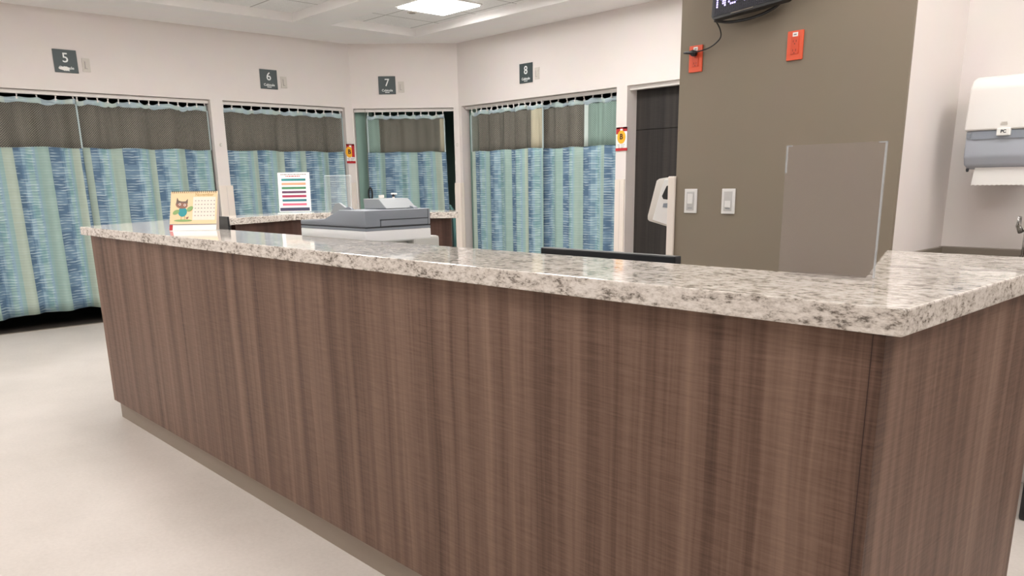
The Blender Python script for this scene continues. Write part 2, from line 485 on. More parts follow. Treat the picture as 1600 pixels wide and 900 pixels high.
# ------------------------------------------------------------------ curtains
def cloth(fr, s0, s1, y, zb, zt, amp, wl, ph, nz, stretch=1.12, flare=0.0, bot=0.0, ragged=None, yfun=None):
    """a hanging sheet; local x from s0 to s1, folds in local y; uv in metres of cloth"""
    bm = bmesh.new(); uvl = bm.loops.layers.uv.new('UVMap')
    n = max(12, int((s1-s0)/.012)); rows = []
    for j in range(nz+1):
        t = j/nz
        row = []
        for i in range(n+1):
            k = i/n; s = s0+(s1-s0)*k
            z = zb(k)*(1-t)+zt(k)*t
            a = amp*(1+flare*(2.1-z))
            f = math.sin(2*PI*s/wl+ph+.5*math.sin(s*2.3+ph))+.35*math.sin(2*PI*s/(wl*.43)+1.7*ph+z*.35)
            yy = y+a*f
            sx = s+.25*a*math.cos(2*PI*s/wl+ph)*(1 if 0 < i < n else 0)+bot*(2.1-z)*(k-.5)
            row.append((bm.verts.new(fr @ Vector((sx, yy, z))), (s*stretch+ph*.17, z)))
        rows.append(row)
    for A, C in zip(rows, rows[1:]):
        for i in range(n):
            q = (A[i], A[i+1], C[i+1], C[i])
            fc = bm.faces.new([v for v, _ in q]); fc.smooth = True
            for lp, (_, w) in zip(fc.loops, q): lp[uvl].uv = w
    # give the sheet its thickness
    return bm

def curtain(fr, s0, s1, y, label, amp=.014, wl=.3, ph=0, hooks=8, z_hem=.14, net='net', flare=.5, z_track=ZH-.036, z_net=1.68, ztop=2.125, zband=2.075, group='patterned bay curtains', extra=None, wave=.012, net_split=None, bot=0.0):
    base = fr @ Vector(((s0+s1)/2, y, 0)); base.z = z_hem
    root = thing('privacy_curtain', base, label, 'curtain', group)
    step = (s1-s0)/hooks
    sag = lambda k: .02*(abs(math.sin(PI*((k*(s1-s0))/step)))**.8)*(.7+.5*math.sin(k*23+ph))
    top = lambda k: ztop-sag(k)
    band = lambda k: zband-.6*sag(k)-.006*math.sin(k*31+ph)
    netb = lambda k: z_net+.006*math.sin(k*17+ph)
    hem = lambda k: z_hem+wave*math.sin(k*9+ph)+wave*.6*math.sin(k*21+2*ph)
    def add(name, bm, mat, th=.0015):
        o = mk(name, bm, mat, root, recalc=False)
        md = o.modifiers.new('thick', 'SOLIDIFY'); md.thickness = th; md.offset = 0
        return o
    kw = dict(stretch=1.1, flare=flare, bot=bot)
    add('fabric_panel', cloth(fr, s0, s1, y, hem, netb, amp, wl, ph, 14, **kw), 'curtain')
    if net_split:
        cuts = [s0]+[a for a, _ in net_split]+[s1]; mats = [net]+[m_ for _, m_ in net_split]
        for a, b_, m_ in zip(cuts, cuts[1:], mats):
            o = add('net_panel', cloth(fr, a, b_, y, lambda k: z_net, lambda k: zband-.004, amp, wl, ph, 4, **kw), m_)
    else:
        add('net_panel', cloth(fr, s0, s1, y, netb, band, amp, wl, ph, 4, **kw), net, .0006)
    add('top_band', cloth(fr, s0, s1, y, band, top, amp, wl, ph, 2, **kw), 'band', .002)
    for i in range(hooks+1):
        s = s0+step*i; s = min(max(s, s0+.012), s1-.012)
        f = math.sin(2*PI*s/wl+ph+.5*math.sin(s*2.3+ph))*amp
        bm = B()
        box(bm, s-.006, s+.006, y-.006, y+.006, z_track-.014, z_track+.002, fr)
        a = fr @ Vector((s, y, z_track-.008)); b_ = fr @ Vector((s, y+f*.6, ztop-.006))
        tube(bm, [a, b_], .005, 6)
        c = fr @ Vector((s, y+f*.6, ztop-.012)); n_ = fr.to_3x3() @ Vector((0,1,0)); u_ = fr.to_3x3() @ Vector((1,0,0))
        disc(bm, c-n_*.006, .008, .011, u_, (0,0,1), n_, .012, 10)
        mk('hook', bm, 'white', root)
    # white side bindings
    for k, s in ((0, s0), (1, s1)):
        f = math.sin(2*PI*s/wl+ph+.5*math.sin(s*2.3+ph))+.35*math.sin(2*PI*s/(wl*.43)+1.7*ph+1.8*.35)
        yy = y+amp*(1+flare*.2)*f
        bm = B(); sg = -1 if k == 0 else 1
        box(bm, s-.007, s+.007, yy-.006, yy+.006, z_net-.004, zband, fr)
        mk('side_binding', bm, 'hem', root)
    return root

Y = lambda y: y-YF
curtain(FL, Y(.62), Y(2.37), .09, 'blue and cream patterned curtain left of the seam in bay 5, brown net top', ph=.4, hooks=11, wl=.34, amp=.022)
curtain(FL, Y(2.378), Y(3.628), .085, 'blue and cream patterned curtain right of the seam in bay 5, beside the white post', ph=1.9, hooks=13, wl=.37, amp=.019)
curtain(FL, Y(3.80), Y(5.25), .08, 'patterned curtain across bay 6 under the number 6 sign', ph=2.7, hooks=13, wl=.29, amp=.017)
curtain(F7, .165, L7-.18, .07, 'patterned curtain of bay 7 drawn short of the teal side wall', ph=.9, hooks=10, wl=.26, amp=.02, z_track=ZH-.046,
        ztop=2.108, zband=2.062, z_net=1.672, net='netteal', net_split=[(.30, 'net'), (L7-.235, 'netcream')], bot=.05)
curtain(F8, .175, 1.36, .05, 'left patterned curtain of bay 8 under the number 8 sign', ph=.2, hooks=13, wl=.21, amp=.015, z_net=1.66, flare=.2, net_split=[(1.19, 'netcream')])
curtain(F8, 1.29, 2.385, .118, 'right patterned curtain of bay 8 with net coloured teal for the lit wall behind, beside the dark wood door', ph=1.2, hooks=9, wl=.23, amp=.016, z_net=1.65, flare=.2,
        net_split=[(1.90, 'netpale'), (1.97, 'netteal')])  # glow of the lit wall behind is put into the net's teal

# ------------------------------------------------------------------ signs and plates over the bays
def bay_sign(fr, s, z, num, label, smear=False):
    S = .2
    root = thing('bay_sign', fr @ Vector((s, -.004, z-S/2)), label, 'sign', 'numbered bay signs')
    bm = B(); box(bm, s-S/2, s+S/2, -.009, 0, z-S/2, z+S/2, fr); mk('board', bm, 'slate', root, bev=.0015)
    mk('numeral', text_bm(num, .118, fr @ Matrix.Translation((s, -.0095, z+.026)), bold=.0008), 'letter', root)
    mk('caption', text_bm('Cubicule', .036, fr @ Matrix.Translation((s, -.0095, z-.058)), bold=.0006), 'letter', root)
    bm = B()
    for a, b_ in ((-.026, -.012), (-.009, .004), (.007, .024)): box(bm, s+a, s+b_, -.0098, -.008, z-.084, z-.077, fr)
    mk('small_caption', bm, 'letter', root)
    if smear:
        bm = B(); prism(bm, [fr @ Vector((s+a, -.0125, z+b_)) for a, b_ in ((-.07,-.062),(-.045,-.05),(0,-.046),(.02,-.055),(.028,-.068),(.01,-.08),(-.03,-.08),(-.06,-.072))], fr.to_3x3() @ Vector((0,.003,0)))
        o = mk('glare_patch', bm, 'paper', root); o['label'] = 'glare over the caption, put in as a white patch'  # bright reflection on the sign, modelled as a white shape

def wall_plate(fr, s, z, label):
    root = thing('wall_plate', fr @ Vector((s, -.002, z-.06)), label, 'wall plate', 'plates beside the bay signs')
    bm = B(); box(bm, s-.035, s+.035, -.008, 0, z-.06, z+.06, fr); mk('plate', bm, 'plate', root, bev=.002)
    bm = B(); box(bm, s-.017, s+.017, -.013, -.006, z-.036, z+.036, fr); mk('insert', bm, 'plate', root, bev=.002)
    bm = B(); box(bm, s-.012, s-.008, -.0145, -.011, z-.032, z+.03, fr); box(bm, s-.012, s+.008, -.0145, -.011, z-.034, z-.03, fr); mk('slot', bm, 'greyprint', root)

t7 = lambda p: (Vector((p[0], p[1], 0))-CA).dot(u7)
for fr, s, z, num, sp in ((FL, Y(2.315), 2.444, '5', Y(2.488)), (FL, Y(4.324), 2.428, '6', Y(4.503)),
                      (F7, t7((-8.195, 5.674)), 2.43, '7', t7((-8.09, 5.80))), (F8, -6.498-CB.x, 2.438, '8', -6.33-CB.x)):
    bay_sign(fr, s, z, num, 'square slate sign with a white %s above a curtained bay' % num, num == '5')
    wall_plate(fr, sp, z-.02, 'small white wall plate just right of the number %s sign' % num)

# corner guards on the posts
def guard(fr, a, b_, label, z=1.31, ret=.0, lip=True):
    root = thing('corner_guard', fr @ Vector(((a+b_)/2, -.02, 0)), label, 'corner guard', 'white corner guards')
    bm = B(); box(bm, a, b_, -.012, 0, .0, z, fr); mk('cover', bm, 'guard', root, bev=.003)
    bm = B(); w = b_-a; box(bm, a+w*.52, a+w*.545, -.0135, -.01, .0, z-.01, fr); mk('groove', bm, 'plate', root)
guard(FL, Y(3.640), Y(3.797), 'white corner guard on the post between bays 5 and 6')
guard(F7, L7-.075, L7-.003, 'white corner guard on the angled wall end, between bays 7 and 8', 1.30)
guard(F8, 0.003, .066, 'narrow white corner guard on the back wall end at bay 8 left edge', 1.30)
guard(F8, -5.232-CB.x, -5.113-CB.x, 'white corner guard between bay 8 and the dark wood door', 1.31)
guard(FL, Y(5.28), Y(5.345), 'white corner guard on the post between bays 6 and 7', 1.32)
bm = B(); box(bm, -2.352, -2.312, 3.236, 3.2485, 0, 1.315); box(bm, -2.352, -2.3155, 3.2485, 3.26, 0, 1.315)
tag(mk('corner_guard', bm, 'guard', bev=.004), 'white bumper guard on the left edge of the taupe pier', 'corner guard', 'white corner guards')

# small round bumpers on two posts
for fr, s, z, lab in ((FL, Y(3.712), 1.73, 'small white wall bumper high on the post between bays 5 and 6'), (F7, L7-.03, 1.745, 'small white wall bumper high on the post between bays 7 and 8')):
    root = thing('wall_bumper', fr @ Vector((s, 0, z)), lab, 'wall bumper', 'wall bumpers')
    n_ = fr.to_3x3() @ Vector((0,-1,0)); u_ = fr.to_3x3() @ Vector((1,0,0)); c = fr @ Vector((s, 0, z))
    bm = B(); disc(bm, c, .014, .02, u_, (0,0,1), n_, .006, 16); mk('base', bm, 'plate', root)
    bm = B(); disc(bm, c+n_*.006, .008, .008, u_, (0,0,1), n_, .01, 12); mk('knob', bm, 'whitemetal', root)

# precaution cards with a yellow disc
def b_card(fr, s, z, label, w=.135, h=.21, shift=0, red_disc=False):
    root = thing('notice_card', fr @ Vector((s, -.004, z-h/2)), label, 'notice', 'red and white B notices')
    bx = lambda a, b_, c, d_, dep=.0: box(bm, s+a, s+b_, -.006-dep, -.001, z+c, z+d_, fr)
    bm = B(); bx(-w/2, w/2, -h/2, h/2); mk('card', bm, 'paper', root, bev=.001)
    bm = B(); bx(-w/2, -.018, h/2-.065, h/2, .001); bx(.014, w/2, h/2-.04, h/2, .001); bx(-w/2, w/2, h/2-.016, h/2, .001); mk('red_header', bm, 'red', root)
    bm = B(); bx(-w/2-.003, w/2+.003, -h/2-.012, -h/2+.014, .004); mk('red_footer', bm, 'red', root)
    u_ = fr.to_3x3() @ Vector((1,0,0)); n_ = fr.to_3x3() @ Vector((0,-1,0))
    bm = B(); disc(bm, fr @ Vector((s+shift, -.007, z+.012)), .052, .062, u_, (0,0,1), n_, .0025); mk('yellow_disc', bm, 'yellow', root)
    mk('letter', text_bm('B', .072, fr @ Matrix.Translation((s+shift, -.0105, z+.014)), bold=.002), 'ink', root)
    if red_disc:
        bm = B(); bx(shift+.035, w/2-.004, -.045, .075, .005); mk('red_patch', bm, 'red', root, bev=.002)
    bm = B()
    for k in range(3): bx(-.05+.006*k, -.02, -.062-.014*k, -.057-.014*k, .001); bx(-.008, .045-.01*k, -.062-.014*k, -.058-.014*k, .001)
    mk('small_print', bm, 'greyprint', root)
    bm = B(); tube(bm, [fr @ Vector((s-.012, -.008, z+h/2-.004)), fr @ Vector((s-.004, -.006, z+h/2+.03)), fr @ Vector((s+.014, -.008, z+h/2-.004))], .0016, 6); mk('hanger', bm, 'whitemetal', root)
b_card(F8, -5.16-CB.x, 1.70, 'white card with a yellow B disc hung between bay 8 and the dark door')
b_card(FL, Y(5.302), 1.665, 'red and white card with yellow B disc between bays 6 and 7', w=.11, shift=-.02, red_disc=True)

# ------------------------------------------------------------------ the nurses' station
ZG0, ZG1 = 1.05, 1.095
station = thing('reception_counter', (-2.6, 1.45, 0), 'long walnut laminate reception counter with vertical grain and a recessed taupe kick', 'counter')
WX0, WX1, WY = -4.835, -.511, 1.317
bm = B(); box(bm, WX0, WX1-.02, WY, WY+.02, .103, ZG0-.001); mk('front_panel', bm, 'wood', station)
bm = B(); box(bm, WX1-.02, WX1, WY-.0005, 2.31, .103, ZG0-.001); mk('side_panel', bm, 'wood', station)
bm = B(); box(bm, WX1-.0212, WX1-.0198, WY-.0008, WY+.004, .103, ZG0-.001); mk('corner_seam', bm, 'ink', station)
bm = B(); box(bm, WX1-.34, WX1-.02, 2.29, 2.31, .103, ZG0-.001); mk('end_panel', bm, 'wood', station)
bm = B(); prism(bm, [(WX0, WY+.02, .103), (WX0+.02, WY+.02, .103), (-5.72, 2.55, .103), (-5.74, 2.55, .103)], (0,0,ZG0-.104)); mk('end_panel', bm, 'wood', station)
bm = B(); box(bm, WX0+.02, WX1-.03, WY+.25, WY+.27, 0, ZG0-.001); mk('back_panel', bm, 'wood', station)
bm = B(); box(bm, -4.811, WX1-.03, 1.34, 1.36, 0, .103); box(bm, WX1-.05, WX1-.03, 1.36, 2.29, 0, .103); mk('kick_board', bm, 'kick', station)
desk = thing('work_desk', (-2.6, 1.95, 0), 'low work desk hidden behind the reception counter, carrying copier and monitor', 'desk')
bm = B(); box(bm, -4.22, -.90, 1.60, 2.28, .72, .75); mk('desk_top', bm, 'pbeige', desk, bev=.004)
for x in (-4.19, -2.3, -.94):
    bm = B(); box(bm, x-.012, x+.012, 1.62, 2.25, 0, .72); mk('support', bm, 'wood', desk)

# granite: front run, right wing and the angled left return are one continuous worktop
gp = [(-4.925, 1.293), (-.477, 1.293), (-.477, 2.335), (-.93, 2.335), (-.70, 1.662), (-4.36, 1.668), (-5.195, 2.30), (-5.44, 2.87), (-5.80, 2.87), (-5.60, 2.30)]
bm = B(); prism(bm, [(x, y, ZG0) for x, y in gp], (0,0,ZG1-ZG0))
o = mk('granite_worktop', bm, 'granite', bev=.0035); tag(o, 'polished speckled granite top of the reception counter, running to its near right corner', 'worktop')
bm = B(); prism(bm, [(-.745, 1.905, ZG1-.0005), (-.479, 1.975, ZG1-.0005), (-.479, 1.982, ZG1-.0005), (-.748, 1.912, ZG1-.0005)], (0,0,.001)); j = mk('joint', bm, 'greyprint', o)
for v in j.data.vertices: pass

# back run of the station
back = thing('back_counter', (-5.1, 3.3, 0), 'walnut counter, coloured darker for shade, at the far side of the station behind the copier', 'counter')
bi = [(-5.23, 2.33), (-5.47, 2.875), (-5.50, 3.21), (-4.76, 3.63), (-4.655, 3.735)]
bo = [(x, y) for x, y in ((-5.27, 2.32), (-5.51, 2.87), (-5.54, 3.235), (-4.79, 3.665), (-4.685, 3.765))]
bm = B(); prism(bm, [(x, y, 0) for x, y in bi]+[(x, y, 0) for x, y in bo[::-1]], (0,0,ZG0-.001)); mk('front_panel', bm, 'wood_shaded', back)
bm = B(); prism(bm, [(-5.54, 3.235, 0), (-4.79, 3.665, 0), (-4.685, 3.765, 0), (-4.94, 3.945, 0), (-5.05, 3.90, 0), (-5.75, 3.5, 0)], (0,0,ZG0-.002)); mk('carcass', bm, 'wood_shaded', back)
bm = B()
g2 = [(-5.445, 2.875), (-5.472, 3.20), (-4.722, 3.61), (-4.575, 3.735), (-4.88, 3.975), (-5.05, 3.93), (-5.82, 3.50), (-5.80, 2.875)]
prism(bm, [(x, y, ZG0) for x, y in g2], (0,0,ZG1-ZG0))
tag(mk('granite_worktop', bm, 'granite', bev=.0035), 'granite top of the far counter behind the copier, carrying the flyer stand', 'worktop')

# ------------------------------------------------------------------ desk calendar
# local frame: u along the page (faces the camera), n towards the viewer
cu = Vector((.163*1.0, .163*1.0, 0)).normalized(); cu = Vector((.72, .694, 0)); cn = Vector((cu.y, -cu.x, 0))
CB0 = Vector((-3.975, 1.437, ZG1+.0005))
cal = thing('desk_calendar', CB0+cu*.115, 'spiral desk calendar with a cartoon bird and a November page on the granite', 'calendar')
W_, H_ = .232, .195
def cpt(a, h, lift=0.0):
    """point on the sloping page: a metres along, h metres up the slope"""
    th = math.radians(70)
    return CB0+cu*a-cn*(h*math.cos(th))+Vector((0,0,h*math.sin(th)))+(cn*math.sin(th)+Vector((0,0,math.cos(th))))*lift
def cpoly(pts, lift=.0005, th=.0006):
    bm = B(); nrm = (cn*math.sin(math.radians(70))+Vector((0,0,math.cos(math.radians(70)))))
    prism(bm, [cpt(a, h, lift) for a, h in pts], nrm*th); return bm
rect = lambda a0, a1, h0, h1: [(a0,h0),(a1,h0),(a1,h1),(a0,h1)]
ell = lambda ca, ch, ra, rh, rot=0, n=20: [(ca+ra*math.cos(2*PI*k/n)*math.cos(rot)-rh*math.sin(2*PI*k/n)*math.sin(rot), ch+ra*math.cos(2*PI*k/n)*math.sin(rot)+rh*math.sin(2*PI*k/n)*math.cos(rot)) for k in range(n)]
mk('front_leaf', cpoly(rect(0, W_, 0, H_), -.002, .002), 'paper', cal)
mk('page', cpoly(rect(0.0, W_, .033, H_), .0002, .001), 'peach', cal)
mk('grid_page', cpoly(rect(.112, W_-.008, .052, H_-.028), .0013, .0004), 'peachpage', cal)
mk('red_tab', cpoly(rect(.0, .016, .002, .03), .0003, .0006), 'red', cal)
mk('foot_line', cpoly(rect(0, W_, .029, .033), .0003, .001), 'greyprint', cal)
bm = B()   # rear leaf of the easel and its base strip
th = math.radians(70)
topc = cpt(0, H_, -.002)
prism(bm, [topc, cpt(W_, H_, -.002), CB0+cu*W_-cn*.035, CB0-cn*.035], -cn*.002); mk('rear_leaf', bm, 'peachpage', cal)
bm = B(); prism(bm, [CB0, CB0+cu*W_, CB0+cu*W_-cn*.035, CB0-cn*.035], (0,0,.0012)); mk('base_leaf', bm, 'paper', cal)
bm = B()
for k in range(22):
    a = .008+k*(W_-.016)/21
    c = cpt(a, H_-.002, -.001); pts = []
    for q in range(9):
        an = 2*PI*q/9; pts.append(c+(-cn*math.cos(an)+Vector((0,0,1))*math.sin(an))*.0065)
    tube(bm, pts, .0011, 5, closed=True)
mk('spiral', bm, 'black', cal)
mk('bird_body', cpoly(ell(.062, .093, .022, .024), .0014), 'tealprint', cal)
mk('bird_head', cpoly(ell(.056, .128, .030, .018, -.15), .0016), 'brownprint', cal)
bm = cpoly([(.028,.132),(.033,.165),(.040,.150),(.058,.145),(.076,.146),(.086,.158),(.086,.132),(.078,.138),(.052,.140)], .0022); mk('bird_crown', bm, plain('crown_print', (112, 96, 88)), cal)
for q, (a, h) in enumerate(((.047, .131), (.072, .127))):
    mk('bird_eye', cpoly(ell(a, h, .006, .006), .0024), 'peachpage', cal)
    mk('bird_pupil', cpoly(ell(a, h, .0028, .0028), .0031), 'ink', cal)
for a, h, r in ((.030, .092, .5), (.098, .108, .6)): mk('bird_wing', cpoly(ell(a, h, .018, .0105, r), .0020), 'greenprint', cal)
for a in (.056, .073): mk('bird_leg', cpoly(rect(a-.0012, a+.0012, .054, .072), .0012), 'goldprint', cal)
mk('bird_foot', cpoly([(.078,.064),(.094,.070),(.090,.058),(.082,.058)], .0018), 'brownprint', cal)
mk('grass_print', cpoly(ell(.066, .050, .046, .006), .0010), 'greenprint', cal)
nrm = cn*math.sin(th)+Vector((0,0,math.cos(th))); upv = -cn*math.cos(th)+Vector((0,0,math.sin(th)))
def cmat(a, h, lift):
    p = cpt(a, h, lift); m = Matrix.Identity(4)
    for i in range(3): m[i][0] = cu[i]; m[i][1] = -nrm[i]; m[i][2] = upv[i]; m[i][3] = p[i]
    return m
mk('month', text_bm('November', .021, cmat(.168, H_-.017, .0016), .0003), 'goldprint', cal)
bm = B()
for r in range(5):
    for c in range(7):
        a = .122+c*.0155; h = .146-r*.0185
        prism(bm, [cpt(x, y, .0018) for x, y in rect(a, a+.006, h, h+.004)], nrm*.0004)
mk('date_marks', bm, 'greyprint', cal)

# ------------------------------------------------------------------ small black display behind the counter
pc = thing('desk_display', (-4.04, 1.76, .7505), 'small black desk display seen from behind, just right of the calendar', 'display')
bm = B(); box(bm, -4.105, -3.99, 1.74, 1.75, .93, 1.151); mk('housing', bm, 'blackscr', pc, bev=.003)
bm = B(); box(bm, -4.06, -4.025, 1.745, 1.755, .76, .935); mk('neck', bm, 'black', pc)
bm = B(); box(bm, -4.10, -3.985, 1.69, 1.81, .7505, .762); mk('foot', bm, 'black', pc, bev=.003)

# ------------------------------------------------------------------ copier
PXR, PYN = -2.884, 1.85
PXL, PYF = PXR-.553, 2.195
cop = thing('copier', ((PXL+PXR)/2, 2.03, .75), 'grey and white office copier standing behind the granite counter', 'copier')
bm = B()
prism(bm, [(PXL, PYN, 1.123), (PXR, PYN, 1.123), (PXR, PYN, 1.193), (PXR-.205, PYN, 1.193), (PXR-.335, PYN, 1.152), (PXL, PYN, 1.143)], (0, PYF-PYN, 0))
mk('document_feeder', bm, 'pgrey', cop, bev=.006, smooth='auto')
bm = B(); box(bm, PXL+.003, PXR-.003, PYN+.003, PYF-.003, 1.117, 1.124); mk('lid_seam', bm, 'pshade', cop)
bm = B(); box(bm, PXL+.001, PXR-.001, PYN+.001, PYF-.001, 1.107, 1.118); mk('lid_base', bm, 'pgrey', cop, bev=.001)
bm = B(); prism(bm, [(PXL, PYN, 1.107), (PXR, PYN, 1.107), (PXR, PYN, 1.063), (PXR-.01, PYN, 1.056), (PXL+.01, PYN, 1.056), (PXL, PYN, 1.063)], (0, PYF-PYN, 0)); mk('scanner_body', bm, 'pwhite', cop, bev=.005, smooth='auto')
bm = B(); box(bm, PXL+.04, PXR-.06, PYN+.06, 2.235, .7505, 1.056); mk('lower_body', bm, 'pbeige', cop, bev=.006)
bm = B(); prism(bm, [(PXR-.06, 2.10, .7505), (PXR-.004, 2.10, .7505), (PXR-.004, 2.246, .7505), (PXR-.06, 2.246, .7505)], (0,0,.32)); mk('side_housing', bm, 'pbeige', cop, bev=.012)
# right side details: feeder cover panel and slot
bm = B(); box(bm, PXR-.002, PXR+.0025, 1.93, 2.178, 1.126, 1.149); mk('feeder_cover', bm, 'pgrey', cop, bev=.001)
bm = B(); box(bm, PXR-.002, PXR+.001, 1.925, 2.182, 1.150, 1.1535); mk('feeder_slot', bm, 'pshade', cop)
bm = B(); box(bm, PXR-.002, PXR+.0008, 2.180, 2.182, 1.122, 1.19); box(bm, PXR-.002, PXR+.0008, 1.926, 1.928, 1.122, 1.15); mk('panel_seam', bm, 'pshade', cop)
# sloping input tray with side guides
bm = B(); prism(bm, [(-3.10, 1.99, 1.193), (-2.925, 1.99, 1.196), (-2.985, 1.99, 1.2375), (-3.105, 1.99, 1.2375)], (0, .16, 0)); mk('input_tray', bm, 'pgrey2', cop, bev=.003)
bm = B(); prism(bm, [(-3.245, 1.90, 1.172), (-3.03, 1.90, 1.1935), (-3.10, 1.90, 1.196), (-3.165, 1.90, 1.222), (-3.20, 1.90, 1.218)], (0, .012, 0)); mk('paper_guide', bm, 'pgrey2', cop, bev=.002)
bm = B(); prism(bm, [(-3.075+.03*math.cos(PI*k/8), 1.89, 1.192+.013*math.sin(PI*k/8)) for k in range(9)], (0, .01, 0)); mk('guide_tab', bm, 'pgrey', cop)
bm = B(); prism(bm, [(-2.93+.028*math.cos(PI*k/8), 2.12, 1.193+.012*math.sin(PI*k/8)) for k in range(9)], (0, .02, 0)); mk('guide_tab', bm, 'pgrey', cop)

# ------------------------------------------------------------------ monitor
mon = thing('computer_monitor', (-1.66, 1.98, .75), 'black monitor whose top edge rises behind the granite, left of the taupe pier', 'monitor')
bm = B(); box(bm, -1.948, -1.385, 1.955, 1.985, .78, 1.0795); mk('housing', bm, 'blackscr', mon, bev=.004)
bm = B(); box(bm, -1.935, -1.398, 1.984, 1.987, .80, 1.068); mk('screen', bm, 'black', mon)
bm = B(); box(bm, -1.70, -1.63, 1.935, 1.957, .765, .95); mk('neck', bm, 'black', mon, bev=.003)
bm = B(); box(bm, -1.79, -1.54, 1.88, 2.06, .751, .766); mk('foot', bm, 'black', mon, bev=.005)

# ------------------------------------------------------------------ flyer stand, clear screen and bottles on the far counter
def stand_frame(p, ang):
    u_ = Vector((math.cos(ang), math.sin(ang), 0)); n_ = Vector((u_.y, -u_.x, 0)); return frame(p, u_, n_)
fs = stand_frame((-5.60, 2.98, ZG1+.0005), math.radians(52))
fl = thing('flyer_stand', (-5.60, 2.98, ZG1), 'upright flyer stand with seven coloured bars on white paper', 'flyer stand')
tilt = Matrix.Rotation(math.radians(-7), 4, 'X'); ff = fs @ tilt
bm = B(); box(bm, -.118, .118, .0015, .004, .012, .302, ff); mk('paper_sheet', bm, 'paper', fl)
bm = B(); box(bm, -.122, .122, .0045, .0065, .0, .306, ff); mk('acrylic_back', bm, 'acrylic', fl)
bm = B(); box(bm, -.128, .128, -.02, .075, 0, .004, fs); mk('acrylic_foot', bm, 'edgew', fl, bev=.001)
for k in range(7):
    bm = B(); z = .249-k*.0305
    box(bm, -.092, .088, .0002, .0016, z-.0085, z+.0085, ff); mk('colour_bar', bm, FLY[k], fl, bev=.0004)
bm = B(); box(bm, -.112, .108, .0002, .0016, .018, .042, ff); mk('footer_bar', bm, FNAVY, fl)
def print_line(name, x0, x1, z, h, mat):
    bm = B(); x = x0
    while x < x1:
        w_ = random.uniform(.006, .022); box(bm, x, min(x+w_, x1), .0004, .0018, z-h/2, z+h/2, ff); x += w_+.003
    mk(name, bm, mat, fl)
print_line('heading', -.096, .094, .288, .007, 'greyprint'); print_line('subheading', -.06, .048, .275, .006, 'red')

sf = stand_frame((-5.49, 3.29, ZG1+.0005), math.radians(40))
cs = thing('acrylic_screen', (-5.49, 3.29, ZG1), 'clear acrylic sheet standing empty right of the flyer stand', 'acrylic screen')
ft = sf @ Matrix.Rotation(math.radians(-5), 4, 'X')
bm = B(); box(bm, -.105, .105, 0, .004, .004, .275, ft); mk('sheet', bm, 'acrylic', cs)
bm = B(); box(bm, -.104, .104, -.0005, .0045, .2735, .2765, ft); mk('top_edge', bm, 'edgew', cs)
bm = B(); box(bm, -.107, -.105, -.0005, .0045, .004, .275, ft); box(bm, .105, .107, -.0005, .0045, .004, .275, ft); mk('side_edges', bm, 'edge', cs)
bm = B(); box(bm, -.105, .105, -.02, .06, 0, .004, sf); mk('foot', bm, 'acrylic', cs)

def bottle(p, h, r, label, pump, col='white'):
    root = thing('bottle', p, label, 'bottle')
    bm = B(); lathe(bm, p, [(r*.92, 0), (r, .005), (r, h*.55), (r*.85, h*.66), (r*.4, h*.74), (r*.38, h*.80)], 18); mk('body', bm, col, root, smooth='auto')
    bm = B(); lathe(bm, Vector(p)+Vector((0,0,h*.80)), ([(r*.62, 0), (r*.62, h*.17)] if not pump else [(r*.45, 0), (r*.45, h*.1), (r*.2, h*.1), (r*.2, h*.17)]), 14); mk('cap', bm, 'white' if not pump else 'black', root)
    if not pump: return
    bm = B(); q = Vector(p)+Vector((0,0,h*.97)); tube(bm, [q-Vector((.012,.012,0)), q, q+Vector((.02,.02,-.002))], .006, 8); mk('nozzle', bm, col, root)
bottle((-5.205, 3.50, ZG1+.0005), .128, .034, 'squat white bottle with a plain cap on the far granite top behind the copier', False)
bottle((-5.175, 3.59, ZG1+.0005), .136, .024, 'slim white bottle with a dark collar right of the squat bottle behind the copier', True)

# dark cord with a loop hanging beside the bay 7 curtain
cord = thing('hanging_cord', F7 @ Vector((.15, .012, 1.16)), 'thin dark cord ending in a loop, hanging left of the bay 7 curtain', 'cord')
bm = B(); tube(bm, [F7 @ Vector((.15+.004*math.sin(k), .012, ZH-.0105-.0615*k)) for k in range(16)], .0022, 6); mk('line', bm, 'splash', cord)
bm = B(); tube(bm, [F7 @ Vector((.16+.022*math.sin(2*PI*k/18), .012, 1.185+.075*math.cos(2*PI*k/18))) for k in range(18)], .010, 8, closed=True); mk('loop', bm, 'black', cord)
bm = B(); prism(bm, [F7 @ Vector(p) for p in ((.015, .125, 0), (.2, .27, 0), (.2, .285, 0), (.015, .14, 0))], (0,0,2.7)); struct('wall_bay_splay', bm, 'teal')
bm = B(); prism(bm, [F8 @ Vector(p) for p in ((.04, .125, 0), (.085, .24, 0), (.08, .25, 0), (.035, .135, 0))], (0,0,2.7)); struct('wall_bay_splay', bm, 'teal')

# teal high-backed chair beyond the far counter
chp = F7 @ Vector((L7-.33, .49, .003))
ch = thing('hospital_chair', chp, 'teal plastic high-backed chair standing in bay 7, right of its curtain', 'chair')
cf = F7 @ Matrix.Translation((L7-.33, .49, .003)) @ Matrix.Rotation(PI, 4, 'Z')
bm = B()
tube(bm, [cf @ Vector(p) for p in ((-.23,.2,.45),(-.23,.24,.8),(-.22,.26,.95),(-.18,.27,1.015),(-.1,.27,1.033),(.1,.27,1.033),(.18,.27,1.015),(.22,.26,.95),(.23,.24,.8),(.23,.2,.45))], .022, 10)
mk('back_frame', bm, 'tealplastic', ch, smooth=True)
for x in (-.155, -.05, .05, .155):
    bm = B(); box(bm, x-.02, x+.02, .225, .245, .5, 1.03, cf); mk('back_slat', bm, 'tealplastic', ch, bev=.005)
bm = B(); box(bm, -.25, .25, -.25, .24, .43, .47, cf); mk('seat', bm, 'tealplastic', ch, bev=.012)
